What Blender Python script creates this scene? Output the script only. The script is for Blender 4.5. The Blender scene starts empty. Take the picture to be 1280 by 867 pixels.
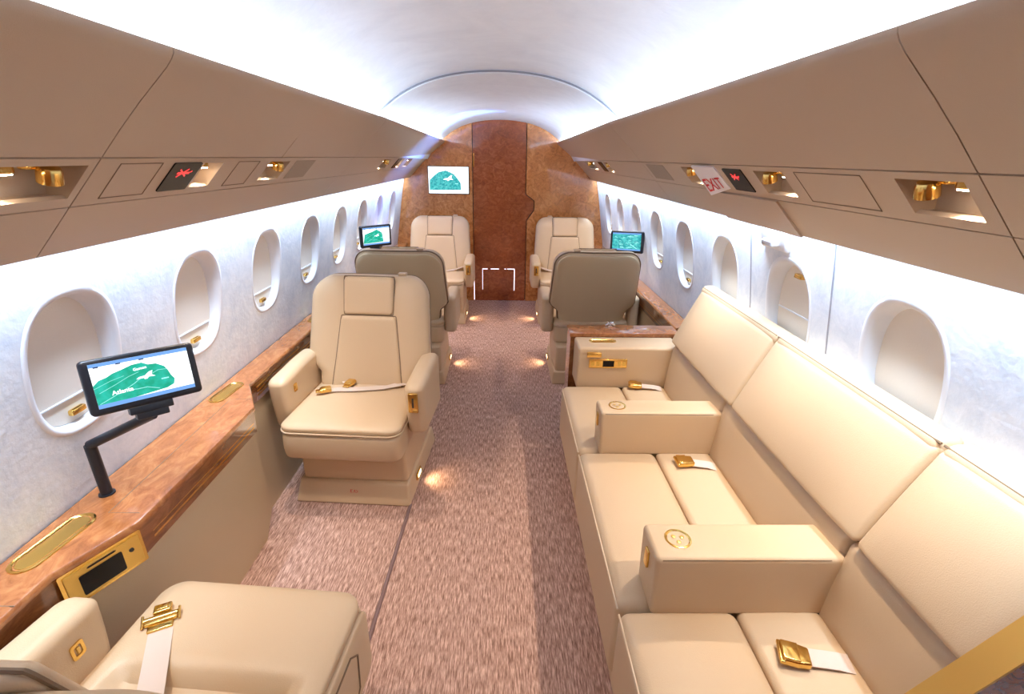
import bpy, bmesh, math, random
from mathutils import Vector, Matrix
random.seed(7)
C = bpy.context.scene.collection
PI = math.pi
R = math.radians

# ------------------------------------------------------------------ materials
def mat(name, col=(.8, .8, .8), rough=.5, metal=0., coat=0., bump=None, spec=.5, sheen=0., emit=None, es=1.):
    m = bpy.data.materials.new(name); m.use_nodes = True
    nt = m.node_tree; b = nt.nodes['Principled BSDF']
    b.inputs['Base Color'].default_value = (*col, 1)
    b.inputs['Roughness'].default_value = rough
    b.inputs['Metallic'].default_value = metal
    b.inputs['Coat Weight'].default_value = coat
    b.inputs['Coat Roughness'].default_value = .04
    b.inputs['Specular IOR Level'].default_value = spec
    b.inputs['Sheen Weight'].default_value = sheen
    if emit:
        b.inputs['Emission Color'].default_value = (*emit, 1)
        b.inputs['Emission Strength'].default_value = es
    if bump:
        sc, st = bump
        tc = nt.nodes.new('ShaderNodeTexCoord'); n = nt.nodes.new('ShaderNodeTexNoise')
        n.inputs['Scale'].default_value = sc; n.inputs['Detail'].default_value = 3
        bp = nt.nodes.new('ShaderNodeBump'); bp.inputs['Strength'].default_value = st; bp.inputs['Distance'].default_value = .002
        nt.links.new(tc.outputs['Object'], n.inputs['Vector'])
        nt.links.new(n.outputs['Fac'], bp.inputs['Height']); nt.links.new(bp.outputs['Normal'], b.inputs['Normal'])
    return m

def noise_color(m, scale, stops, detail=6, rough=.6, stretch=(1, 1, 1), distort=0.):
    nt = m.node_tree; b = nt.nodes['Principled BSDF']
    tc = nt.nodes.new('ShaderNodeTexCoord'); mp = nt.nodes.new('ShaderNodeMapping')
    mp.inputs['Scale'].default_value = stretch
    n = nt.nodes.new('ShaderNodeTexNoise'); n.inputs['Scale'].default_value = scale
    n.inputs['Detail'].default_value = detail; n.inputs['Roughness'].default_value = rough
    n.inputs['Distortion'].default_value = distort
    cr = nt.nodes.new('ShaderNodeValToRGB')
    el = cr.color_ramp.elements
    while len(el) < len(stops): el.new(.5)
    for e, (p, c) in zip(el, stops): e.position = p; e.color = (*c, 1)
    nt.links.new(tc.outputs['Object'], mp.inputs['Vector']); nt.links.new(mp.outputs['Vector'], n.inputs['Vector'])
    nt.links.new(n.outputs['Fac'], cr.inputs['Fac']); nt.links.new(cr.outputs['Color'], b.inputs['Base Color'])
    return n

LEATHER = mat('cream leather', (.60, .445, .28), .42, bump=(420, .25))
LEATHER_BACK = mat('tan leather back', (.60, .475, .29), .45, bump=(420, .25))
SEAM = mat('dark leather seam', (.20, .13, .075), .6)
PIPING = mat('leather piping', (.68, .53, .36), .4)
VINYL = mat('beige bin vinyl', (.47, .345, .235), .42, bump=(500, .15))
GAP = mat('dark gap', (.05, .035, .025), .8)
SUEDE = mat('white wall suede', rough=.85, bump=(60, .5))
noise_color(SUEDE, 9, [(.30, (.60, .67, .77)), (.55, (.76, .81, .88)), (.8, (.86, .89, .94))], detail=9, rough=.75, distort=.6)
CEIL = mat('pale ceiling suede', rough=.9, bump=(50, .3))
noise_color(CEIL, 5, [(.3, (.72, .74, .78)), (.7, (.82, .84, .87))], detail=8, rough=.7, distort=.5)
BEZEL = mat('white window bezel', (.78, .81, .87), .6)
SHADE = mat('ivory window shade', (.80, .745, .66), .7, bump=(200, .2))
GOLD = mat('polished gold', (.80, .52, .15), .16, 1.)
GOLD_D = mat('brushed gold', (.72, .50, .15), .35, 1.)
CHROME = mat('chrome', (.8, .8, .82), .12, 1.)
BLACK = mat('black plastic', (.008, .010, .016), .35)
GLASSBLK = mat('black glass', (.004, .004, .006), .25, spec=.25)
STRAP = mat('pale belt webbing', (.66, .55, .47), .7, bump=(900, .4))
CARPET = mat('mauve brown carpet', rough=.95, spec=.1)
def carpet_nodes():
    nt = CARPET.node_tree; b = nt.nodes['Principled BSDF']
    n = noise_color(CARPET, 1, [(.34, (.23, .125, .095)), (.5, (.46, .285, .222)), (.66, (.74, .51, .415))], detail=2.5, rough=.7, stretch=(210, 22, 1))
    tc = nt.nodes.new('ShaderNodeTexCoord'); w = nt.nodes.new('ShaderNodeTexNoise'); w.inputs['Scale'].default_value = 330
    bp = nt.nodes.new('ShaderNodeBump'); bp.inputs['Strength'].default_value = .6; bp.inputs['Distance'].default_value = .004
    nt.links.new(tc.outputs['Object'], w.inputs['Vector'])
    nt.links.new(w.outputs['Fac'], bp.inputs['Height']); nt.links.new(bp.outputs['Normal'], b.inputs['Normal'])
carpet_nodes()
def burl(name, a, b_, c, scale=9, rough=.25, coat=1., stretch=(1, 1, 1)):
    m = mat(name, rough=rough, coat=coat)
    noise_color(m, scale, [(.30, a), (.5, b_), (.68, c)], detail=10, rough=.72, stretch=stretch, distort=1.2)
    return m
BURL = burl('amber burl veneer', (.34, .110, .026), (.62, .235, .060), (.78, .38, .12), 17)
BURL_DOOR = burl('red burl veneer', (.19, .040, .009), (.36, .084, .020), (.50, .150, .042), 17, stretch=(1, 1, 1.3))
BURL_LEDGE = burl('ledge burl veneer', (.20, .062, .017), (.38, .135, .042), (.52, .225, .080), 22, rough=.2, stretch=(1, .5, 1))
BURL_EDGE = burl('ledge fascia veneer', (.12, .036, .010), (.24, .080, .022), (.36, .135, .042), 18, rough=.22, stretch=(1, .35, 1))
WHITE_EM = mat('lit white screen', (.02, .02, .02), .3, emit=(.93, .97, 1.), es=1.5)
GREEN_EM = mat('lit map green', (.0, .02, .02), .3, emit=(0., .36, .21), es=1.)
TEAL_EM = mat('lit map teal', (.0, .02, .02), .3, emit=(.005, .30, .34), es=1.)
AQUA_EM = mat('lit pale aqua', (.0, .02, .02), .3, emit=(.35, .86, .82), es=1.1)
BLUE_EM = mat('lit blue bar', (.0, .02, .02), .3, emit=(.18, .38, .82), es=1.)
NAVY_EM = mat('lit dark blue', (.0, .0, .02), .3, emit=(.01, .03, .10), es=1.)
RED = mat('red lettering', (.62, .02, .03), .5)
RED_EM = mat('lit red symbol', (.3, .0, .0), .4, emit=(.8, .05, .05), es=1.)
PLATE = mat('white sign plate', (.80, .77, .80), .3)
BULB = mat('lamp lens', (.9, .9, .9), .3, emit=(1., .86, .70), es=34.)
SLIT = mat('light from the next room', (.9, .9, .9), .4, emit=(.85, .85, 1.), es=1.6)
FOOT = mat('foot light lens', (.9, .8, .6), .3, emit=(1., .72, .42), es=5.)

def vary(m, c2, scale):
    nt = m.node_tree; b = nt.nodes['Principled BSDF']
    tc = nt.nodes.new('ShaderNodeTexCoord'); n = nt.nodes.new('ShaderNodeTexNoise'); n.inputs['Scale'].default_value = scale; n.inputs['Detail'].default_value = 5
    cr = nt.nodes.new('ShaderNodeValToRGB'); c = b.inputs['Emission Color'].default_value[:]
    cr.color_ramp.elements[0].position = .38; cr.color_ramp.elements[1].position = .66
    cr.color_ramp.elements[0].color = c; cr.color_ramp.elements[1].color = (*c2, 1)
    nt.links.new(tc.outputs['Object'], n.inputs['Vector']); nt.links.new(n.outputs['Fac'], cr.inputs['Fac'])
    nt.links.new(cr.outputs['Color'], b.inputs['Emission Color'])
vary(GREEN_EM, (.02, .52, .40), 45)
vary(TEAL_EM, (.10, .62, .60), 60)

# ------------------------------------------------------------------ mesh builder
def root_of(o):
    while o.parent: o = o.parent
    return o

class MB:
    def __init__(s): s.v = []; s.f = []; s.mi = []
    def add(s, vs, fs, mi=0):
        k = len(s.v); s.v += [tuple(v) for v in vs]
        s.f += [tuple(i + k for i in f) for f in fs]; s.mi += [mi] * len(fs); return s
    def box(s, x0, x1, y0, y1, z0, z1, mi=0):
        v = [(x, y, z) for x in (x0, x1) for y in (y0, y1) for z in (z0, z1)]
        return s.add(v, [(0, 1, 3, 2), (4, 6, 7, 5), (0, 4, 5, 1), (2, 3, 7, 6), (0, 2, 6, 4), (1, 5, 7, 3)], mi)
    def quad(s, *p, mi=0): return s.add(p, [tuple(range(len(p)))], mi)
    def rbox(s, c, h, r, n=5, k=4, f=None, mi=0):
        # rounded box: centre c, half sizes h, corner radii r (number or triple), deformation f in final coordinates
        if not hasattr(r, '__len__'): r = (r, r, r)
        if not hasattr(n, '__len__'): n = (n, n, n)
        r = [min(a, b * .999) for a, b in zip(r, h)]
        P = []
        for a in range(3):
            hi = h[a] - r[a]; l = []
            arc = [r[a] * math.tan(PI / 4 * i / k) for i in range(1, k + 1)]
            for i in range(k): l.append(-hi - arc[k - 1 - i])
            for i in range(n[a] + 1): l.append(-hi + 2 * hi * i / n[a])
            for i in range(k): l.append(hi + arc[i])
            P.append(l)
        N = [len(p) - 1 for p in P]; idx = {}; vs = []
        def vid(i, j, l):
            key = (i, j, l)
            if key not in idx:
                p = (P[0][i], P[1][j], P[2][l])
                q = [max(-(h[a] - r[a]), min(h[a] - r[a], p[a])) for a in range(3)]
                d = [(p[a] - q[a]) / r[a] for a in range(3)]
                m = math.sqrt(sum(t * t for t in d)) or 1
                w = tuple(c[a] + q[a] + r[a] * d[a] / m for a in range(3))
                idx[key] = len(vs); vs.append(f(*w) if f else w)
            return idx[key]
        fs = []
        for i in range(N[0]):
            for j in range(N[1]):
                for l, fl in ((0, 0), (N[2], 1)):
                    q = [vid(i, j, l), vid(i + 1, j, l), vid(i + 1, j + 1, l), vid(i, j + 1, l)]
                    fs.append(tuple(q if fl else q[::-1]))
        for i in range(N[0]):
            for j in range(N[2]):
                for l, fl in ((0, 1), (N[1], 0)):
                    q = [vid(i, l, j), vid(i + 1, l, j), vid(i + 1, l, j + 1), vid(i, l, j + 1)]
                    fs.append(tuple(q if fl else q[::-1]))
        for i in range(N[1]):
            for j in range(N[2]):
                for l, fl in ((0, 0), (N[0], 1)):
                    q = [vid(l, i, j), vid(l, i + 1, j), vid(l, i + 1, j + 1), vid(l, i, j + 1)]
                    fs.append(tuple(q if fl else q[::-1]))
        return s.add(vs, fs, mi)
    def tube(s, pts, rad, n=8, closed=False, mi=0):
        pts = [Vector(p) for p in pts]; m = len(pts); vs = []; fs = []
        up = Vector((0, 0, 1)); prev = None
        for i, p in enumerate(pts):
            a = pts[i - 1] if (i or closed) else pts[0]; b = pts[(i + 1) % m] if (i < m - 1 or closed) else pts[-1]
            t = (b - a).normalized()
            if prev is None:
                u = t.cross(up)
                if u.length < 1e-3: u = t.cross(Vector((1, 0, 0)))
            else: u = prev - t * prev.dot(t)
            u.normalize(); prev = u; w = t.cross(u)
            rr = rad[i] if hasattr(rad, '__len__') else rad
            for q in range(n):
                an = 2 * PI * q / n; vs.append(p + u * rr * math.cos(an) + w * rr * math.sin(an))
        for i in range(m if closed else m - 1):
            for q in range(n):
                a = i * n + q; b = i * n + (q + 1) % n; c2 = ((i + 1) % m) * n + (q + 1) % n; d = ((i + 1) % m) * n + q
                fs.append((a, b, c2, d))
        if not closed: fs += [tuple(range(n))[::-1], tuple(range((m - 1) * n, m * n))]
        return s.add(vs, fs, mi)
    def loft(s, rings, cap=True, closed=True, mi=0):
        n = len(rings[0]); vs = [p for r_ in rings for p in r_]; fs = []
        for i in range(len(rings) - 1):
            for q in range(n if closed else n - 1):
                fs.append((i * n + q, i * n + (q + 1) % n, (i + 1) * n + (q + 1) % n, (i + 1) * n + q))
        if cap: fs += [tuple(range(n))[::-1], tuple(range((len(rings) - 1) * n, len(rings) * n))]
        return s.add(vs, fs, mi)
    def ribbon(s, pts, wid, w, th=.0025, mi=0):
        # flat strap along pts; wid = width direction(s)
        rings = []
        for i, p in enumerate(pts):
            p = Vector(p); d = Vector(wid[i] if hasattr(wid[0], '__len__') else wid).normalized()
            a = Vector(pts[max(0, i - 1)]); b = Vector(pts[min(len(pts) - 1, i + 1)])
            nn = (b - a).cross(d).normalized() * th / 2
            rings.append([p - d * w / 2 - nn, p + d * w / 2 - nn, p + d * w / 2 + nn, p - d * w / 2 + nn])
        return s.loft(rings, mi=mi)
    def lathe(s, prof, M=Matrix(), n=20, mi=0):
        rings = [[M @ Vector((r * math.cos(2 * PI * q / n), r * math.sin(2 * PI * q / n), z)) for q in range(n)] for r, z in prof]
        return s.loft(rings, mi=mi)
    def xform(s, M): s.v = [tuple(M @ Vector(v)) for v in s.v]; return s
    def build(s, name, m, parent=None, world=False, sharp=38, flip=False):
        me = bpy.data.meshes.new(name)
        vs = s.v
        if world and parent:
            inv = root_of(parent).matrix_basis.inverted(); vs = [inv @ Vector(v) for v in vs]
        me.from_pydata([tuple(v) for v in vs], [], s.f)
        bm = bmesh.new(); bm.from_mesh(me); bmesh.ops.recalc_face_normals(bm, faces=bm.faces[:]); bm.to_mesh(me); bm.free()
        ms = m if isinstance(m, (list, tuple)) else [m]
        for q in ms: me.materials.append(q)
        me.polygons.foreach_set('material_index', s.mi)
        me.shade_smooth(); me.set_sharp_from_angle(angle=R(sharp)); me.update()
        o = bpy.data.objects.new(name, me); C.objects.link(o)
        if parent: o.parent = parent
        return o

def tag(o, label=None, cat=None, group=None, kind=None):
    if label: o['label'] = label
    if cat: o['category'] = cat
    if group: o['group'] = group
    if kind: o['kind'] = kind
    return o
def empty(name, loc=(0, 0, 0), rz=0., label=None, cat=None, group=None, kind=None):
    o = bpy.data.objects.new(name, None); C.objects.link(o); o.empty_display_size = .05
    o.location = loc; o.rotation_euler = (0, 0, rz)
    o.matrix_basis = Matrix.Translation(Vector(loc)) @ Matrix.Rotation(rz, 4, 'Z')
    return tag(o, label, cat, group, kind)
def kids(o): return [c for c in bpy.data.objects if c.parent == o]
def dup(o, loc=None, rz=None, label=None, group=None, parent=None):
    c = o.copy(); C.objects.link(c)
    if parent is not None: c.parent = parent
    if loc is not None: c.location = loc
    if rz is not None: c.rotation_euler = (0, 0, rz)
    for ch in kids(o): dup(ch, parent=c)
    if label: c['label'] = label
    if group: c['group'] = group
    return c
def text_mb(txt, size, M, extrude=.0006, bold=0., mi=0, mb=None):
    cu = bpy.data.curves.new('t', 'FONT'); cu.body = txt; cu.size = size; cu.extrude = extrude; cu.offset = bold
    cu.align_x = 'CENTER'; cu.align_y = 'CENTER'; cu.resolution_u = 3
    ob = bpy.data.objects.new('t', cu); C.objects.link(ob); bpy.context.view_layer.update()
    me = bpy.data.meshes.new_from_object(ob)
    mb = mb or MB()
    mb.add([M @ v.co for v in me.vertices], [tuple(p.vertices) for p in me.polygons], mi)
    bpy.data.objects.remove(ob); bpy.data.meshes.remove(me); bpy.data.curves.remove(cu)
    return mb
def stadium(cx, cy, hx, hy, n=8, axis='y'):
    # closed outline of a rounded slot, long along y
    pts = []
    for i in range(n + 1):
        a = PI * i / n; pts.append((cx + hx * math.cos(a), cy + (hy - hx) + hx * math.sin(a)))
    for i in range(n + 1):
        a = PI + PI * i / n; pts.append((cx + hx * math.cos(a), cy - (hy - hx) + hx * math.sin(a)))
    return pts
def rrect(hx, hy, r, n=5):
    pts = []
    for cx, cy, a0 in ((hx - r, hy - r, 0), (-hx + r, hy - r, 90), (-hx + r, -hy + r, 180), (hx - r, -hy + r, 270)):
        for i in range(n + 1):
            a = R(a0 + 90 * i / n); pts.append((cx + r * math.cos(a), cy + r * math.sin(a)))
    return pts

# ------------------------------------------------------------------ the shell
Y0, YB, YS = -.8, 5.21, 2.66          # rear end, forward bulkhead, joint of the ceiling sections
WP = [(0, 1.10), (.4, 1.135), (.63, 1.10), (1.0, 1.04), (1.2, 1.005), (1.3, .985), (1.45, .95)]
def wx(z):
    z = max(0, min(1.45, z))
    for i in range(len(WP) - 1):
        if z <= WP[i + 1][0]:
            z0, x0 = WP[i]; z1, x1 = WP[i + 1]
            m0 = (WP[i + 1][1] - WP[max(0, i - 1)][1]) / (WP[i + 1][0] - WP[max(0, i - 1)][0])
            j = min(len(WP) - 1, i + 2); m1 = (WP[j][1] - x0) / (WP[j][0] - z0)
            h = z1 - z0; t = (z - z0) / h
            return (2 * t**3 - 3 * t**2 + 1) * x0 + (t**3 - 2 * t**2 + t) * h * m0 + (-2 * t**3 + 3 * t**2) * x1 + (t**3 - t**2) * h * m1
# floor
tag(MB().box(-1.2, 1.2, Y0, YB + .1, -.05, 0).build('floor', CARPET), 'mauve brown streaked carpet covering the cabin floor', 'floor', kind='structure')
# rear wall
tag(MB().box(-1.2, 1.2, Y0 - .05, Y0, 0, 2.0).build('wall_back', BURL), 'wood wall behind the camera', 'wall', kind='structure')
# ceiling: main vault and lower forward vault
def vault(x, zc): return zc - .324 * x * x - .644 * x**4
def vault_sheet(y0, y1, z0, z1, ny):
    mb = MB(); xs = [-.74 + 1.48 * i / 48 for i in range(49)]; t = .02
    rings = []
    for j in range(ny + 1):
        u = j / ny; y = y0 + (y1 - y0) * u; zc = z0 + (z1 - z0) * u
        rings.append([(x, y, vault(x, zc)) for x in xs] + [(x, y, vault(x, zc) + t) for x in reversed(xs)])
    return mb.loft(rings)
tag(vault_sheet(Y0, YS, 1.892, 1.892, 8).build('ceiling', CEIL), 'pale suede vault over the main cabin', 'ceiling', kind='structure')
tag(vault_sheet(YS - .02, YB + .02, 1.874, 1.838, 8).build('ceiling', CEIL), 'lower pale vault in front of the wood bulkhead', 'ceiling', kind='structure')
ring = MB().tube([(x, YS - .022, vault(x, 1.884)) for x in [-.6 + 1.2 * i / 40 for i in range(41)]], .0045, 6)  # dark tube stands in for the shadow in the step between vaults
tag(ring.build('trim_1', mat('grey joint shadow', (.25, .26, .30), .5)), 'dark arched strip imitating the gap shadow at the ceiling joint', 'trim', kind='structure')

# side walls with window openings
WZ, WB = 1.005, .52
def oval(a, hx, hz, p=2.55):
    c, s_ = math.cos(a), math.sin(a)
    k = (abs(c / hx)**p + abs(s_ / hz)**p)**(-1 / p)
    return k * c, k * s_
OH, OV = .144, .188       # bezel outer
IH, IV = .117, .161       # shade opening
NA = 64
WY = {-1: 1.128, 1: 1.10}
def wall(side, ks):
    mb = MB(); wins = [WY[side] + WB * k for k in ks]
    def P(y, z, off=0.): return (side * (wx(z) + off), y, z)
    zlo, zhi = WZ - .29, WZ + .285
    def strip(y0, y1, z0, z1, nz):
        rings = [[P(y0, z0 + (z1 - z0) * i / nz), P(y1, z0 + (z1 - z0) * i / nz)] for i in range(nz + 1)]
        mb.loft(rings, cap=False, closed=False)
    strip(Y0, YB, 0, zlo, 10); strip(Y0, YB, zhi, 1.45, 4)
    strip(Y0, wins[0] - WB / 2, zlo, zhi, 10); strip(wins[-1] + WB / 2, YB, zlo, zhi, 10)
    # angles incl. corners
    hx = WB / 2
    for yc in wins:
        angs = sorted([2 * PI * i / NA for i in range(NA)] + [math.atan2(sz * (zh - WZ), sx * hx) % (2 * PI) for sx in (1, -1) for sz, zh in ((1, zhi), (-1, WZ + (WZ - zlo)))])
        rings = [[] for _ in range(6)]
        for a in angs:
            c, s_ = math.cos(a), math.sin(a)
            lim = (zhi - WZ) if s_ > 0 else (WZ - zlo)
            t = min(hx / abs(c) if abs(c) > 1e-9 else 9, lim / abs(s_) if abs(s_) > 1e-9 else 9)
            o = (t * c, t * s_); i_ = oval(a, OH, OV)
            for r_ in range(6):
                u = r_ / 5; rings[r_].append(P(yc + o[0] + (i_[0] - o[0]) * u, WZ + o[1] + (i_[1] - o[1]) * u))
        mb.loft(rings, cap=False)
    return mb
KL, KR = range(-1, 8), range(-1, 8)
tag(wall(-1, KL).build('wall_left', SUEDE, sharp=60), 'white mottled suede wall along the left side', 'wall', kind='structure')
tag(wall(1, KR).build('wall_right', SUEDE, sharp=60), 'white mottled suede wall along the right side', 'wall', kind='structure')

def window(n, side, yc, label, exit_=False):
    w = empty('window_%d' % n, (side * wx(WZ), yc, WZ), 0, label, 'window', kind='structure')
    mb = MB(); rings = []
    def P(a, hx, hz, off):
        p = oval(a, hx, hz); return (side * (wx(WZ + p[1]) + off), yc + p[0], WZ + p[1])
    for hx, hz, off in ((OH + .002, OV + .002, .004), (OH + .001, OV + .001, -.001), (OH - .008, OV - .008, -.002), (OH - .018, OV - .017, .003), (IH + .006, IV + .006, .022), (IH, IV, .040), (IH, IV, .056)):
        rings.append([P(2 * PI * i / NA, hx, hz, off) for i in range(NA)])
    mb.loft(rings, cap=False); mb.build('window_frame', BEZEL, w, world=True, sharp=80)
    sh = MB(); rr = []
    for t in (1.02, .8, .6, .4, .2, .002):
        rr.append([(lambda q_: (q_[0] - side * .055 * (WZ + IV - q_[2]) / (2 * IV) * .45, q_[1], q_[2]))(P(2 * PI * i / NA, IH * t, IV * t, .050)) for i in range(NA)])
    sh.loft(rr, cap=False)
    so = sh.build('window_shade', SHADE, w, world=True)
    # lower rail line of the shade and the gold pull
    zr = WZ - .098 if not exit_ else WZ - .01
    hw = IH * (1 - abs((zr - WZ) / IV)**2.55)**(1 / 2.55) - .004
    MB().box(*sorted((side * (wx(zr) + (.026 if not exit_ else .033)), side * (wx(zr) + .039))), yc - hw, yc + hw, zr - .002, zr + .002).build('shade_rail', BEZEL, so, world=True)
    zg = WZ - .138 if not exit_ else WZ + .125
    x = wx(zg) + (.024 if not exit_ else .042)
    g = MB(); g.rbox((side * x, yc, zg), (.010, .022, .008), .004, n=1, k=2)
    g.rbox((side * (x - .006), yc, zg + (.005 if not exit_ else -.004)), (.006, .018, .003), .002, n=1, k=2)
    g.build('shade_pull', GOLD, so, world=True)
    return w
NL = ['window of the left wall beside the camera', 'nearest full oval window on the left wall, behind the near monitor', 'second oval window on the left wall from the camera', 'third oval window on the left wall, above the facing armchair', 'fourth oval window on the left wall from the camera', 'fifth oval window on the left wall, beyond the second armchair', 'sixth oval window on the left wall from the camera', 'seventh oval window on the left wall, right of the far monitor', 'last oval window on the left wall, next to the bulkhead']
NR = ['cut off oval window at the right edge of the photo', 'large oval window above the near half of the sofa', 'oval exit window with a gold pull at its top', 'third oval window on the right wall, left of the exit window', 'fourth oval window on the right wall, above the wood ledge', 'fifth oval window on the right wall from the camera', 'sixth oval window on the right wall, right of the far monitor', 'second last oval window on the right wall', 'last oval window on the right wall, next to the bulkhead']
n = 1
for k, l in zip(KL, NL): window(n, -1, WY[-1] + WB * k, l); n += 1
for k, l in zip(KR, NR): window(n, 1, 1.10 + WB * k, l, exit_=(k == 1)); n += 1

# exit hatch seams and its handle
hs = MB()
for y in (1.385, 1.885):
    hs.tube([(wx(z) - .0005, y + .02 * max(0, (z - 1.0)) * (1 if y > 1.5 else -1), z) for z in [.66 + .66 * i / 20 for i in range(21)]], .0028, 5)
tag(hs.build('trim_2', mat('grey hatch joint', (.35, .36, .42), .7)), 'thin joint lines around the exit hatch in the right wall', 'trim', kind='structure')
hh = empty('hatch_handle', (wx(1.25), 1.70, 1.25), 0, 'white moulded pull handle in the wall above the exit window', 'handle')
m_ = MB(); m_.rbox((wx(1.245) - .008, 1.70, 1.245), (.012, .085, .036), .010, n=2, k=3, f=lambda x, y, z: (x - (z - 1.245) * .28, y, z)); m_.build('handle_plate', BEZEL, hh, world=True)
m_ = MB(); m_.rbox((wx(1.245) - .030, 1.685, 1.235), (.018, .035, .012), .008, n=2, k=3); m_.build('grip', BEZEL, hh, world=True)

# forward bulkhead with its door
def slab(name, pts, y0, y1, m, **k):
    mb = MB(); mb.loft([[(x, y0, z) for x, z in pts], [(x, y1, z) for x, z in pts]])
    return mb.build(name, m, **k)
bl = -.284; br = .250
dp = [(bl, 0), (br + .022, 0), (br + .018, .88), (br + .094, .985), (br + .094, 1.075), (br + .005, 1.14), (br, 1.93), (bl, 1.93)]
tag(slab('wall_front', [(-1.2, 0), (bl - .008, 0), (bl - .008, 1.93), (-1.2, 1.93)], YB, YB + .05, BURL), 'amber burl wood bulkhead panel left of the door', 'wall', kind='structure')
rp = [(br + .030, 0), (1.2, 0), (1.2, 1.93), (br + .008, 1.93), (br + .013, 1.144), (br + .102, 1.08), (br + .102, .98), (br + .026, .876)]
tag(slab('wall_front', rp, YB, YB + .05, BURL), 'amber burl wood bulkhead panel right of the door', 'wall', kind='structure')
tag(MB().box(-1.2, 1.2, YB + .05, YB + .06, 0, 1.93).build('wall_front', GAP), 'dark backing seen in the bulkhead door gaps', 'wall', kind='structure')
door = empty('door_1', (0, YB, 0), 0, 'dark red burl wood door in the middle of the bulkhead', 'door', kind='structure')
slab('door_panel', dp, YB + .004, YB + .05, BURL_DOOR, parent=door, world=True)
MB().box(bl + .003, bl + .013, YB - .006, YB + .004, 1.40, 1.53).build('door_hinge', GOLD, door, world=True)
g_ = MB()
for x0, x1 in ((-.196, -.140), (-.105, -.015), (.045, .062), (.075, .156)): g_.box(x0, x1, YB + .001, YB + .004, .352, .360)
g_.box(-.197, -.192, YB + .001, YB + .004, .125, .352); g_.box(.150, .158, YB + .001, YB + .004, .115, .352)
g_.build('lit_hatch_gap', SLIT, door, world=True)
MB().box(-.192, .150, YB - .001, YB + .004, .12, .351).build('hatch_panel', BURL_DOOR, door, world=True)
MB().box(bl - .0075, bl - .0005, YB + .02, YB + .03, .002, .455).build('lit_door_gap', SLIT, door, world=True)

# ------------------------------------------------------------------ overhead bins
LIP, BT, BB, VB = (.560, 1.672), (.740, 1.4865), (.830, 1.394), (.930, 1.291)
def drop(y): return -.030 * max(0, (y - YS) / (YB - YS))
def bin_door(side, y0, y1):
    prof = [(.560, 1.672), (.561, 1.664), (.567, 1.654), (.580, 1.640), (.602, 1.620), (.640, 1.586), (.69, 1.538), (BT[0] - .0015, BT[1] + .0015), (BT[0] + .03, BT[1] + .02), (.70, 1.60), (.64, 1.625), (.60, 1.645), (.572, 1.672), (.566, 1.6745)]
    rings = []
    for i in range(7):
        y = y0 + (y1 - y0) * i / 6
        rings.append([(side * x, y, z + drop(y) * min(1, max(0, (z - 1.4865) / .185))) for x, z in prof])
    return MB().loft(rings)
def band_pt(side, t, y, out=0.):
    x = BT[0] + (BB[0] - BT[0]) * t; z = BT[1] + (BB[1] - BT[1]) * t
    return (side * (x - .717 * out), y, z - .697 * out)      # out > 0 = towards the aisle
T0, T1 = .14, .80
def band(side, y0, y1, holes):
    mb = MB()
    def cell(ya, yb, t0, t1):
        mb.loft([[band_pt(side, t0, ya), band_pt(side, t1, ya), band_pt(side, t1, ya, -.01), band_pt(side, t0, ya, -.01)],
                 [band_pt(side, t0, yb), band_pt(side, t1, yb), band_pt(side, t1, yb, -.01), band_pt(side, t0, yb, -.01)]])
    ys = sorted([y0, y1] + [v for h in holes for v in h if y0 < v < y1])
    for a, b in zip(ys, ys[1:]):
        mid = (a + b) / 2
        if any(h[0] < mid < h[1] for h in holes): cell(a, b, .015, T0); cell(a, b, T1, .985)
        else: cell(a, b, .015, .985)
    return mb
def valance(side, y0, y1, out=0.):
    prof = [(BB[0] + .001, BB[1] - .001), (.88, 1.3425), (.924, 1.2972), (.930, 1.292), (.9345, 1.2935), (.936, 1.300), (.93, 1.312), (.89, 1.352), (BB[0] + .012, BB[1] + .011)]
    prof = [(x - .717 * out, z - .697 * out) for x, z in prof]
    return MB().loft([[(side * x, y, z) for x, z in prof] for y in (y0, y1)])
HL = [(.80, .98), (1.36, 1.45), (1.74, 1.90), (3.40, 3.62), (3.98, 4.08), (4.25, 4.45)]
HR = [(.785, .93), (1.32, 1.475), (1.955, 2.09), (3.60, 3.72), (4.18, 4.62)]
segL = [(Y0, .998), (1.0, 2.658), (2.66, YB)]
segR = [(Y0, .751), (.753, 2.658), (2.66, YB)]
bl_ = ['beige overhead bin on the left directly above the near monitor', 'long beige overhead bin on the left above the facing armchair', 'far beige overhead bin on the left, next to the bulkhead']
br_ = ['beige overhead bin at the right edge of the photo', 'long beige overhead bin above the sofa', 'far beige overhead bin on the right, next to the bulkhead']
def outline(side, ya, yb, t0=.12, t1=.86):
    mb = MB(); c = [(t0, ya), (t0, yb), (t1, yb), (t1, ya)]
    mb.tube([band_pt(side, t, y, .0002) for t, y in c], .0014, 5, closed=True); return mb
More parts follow.
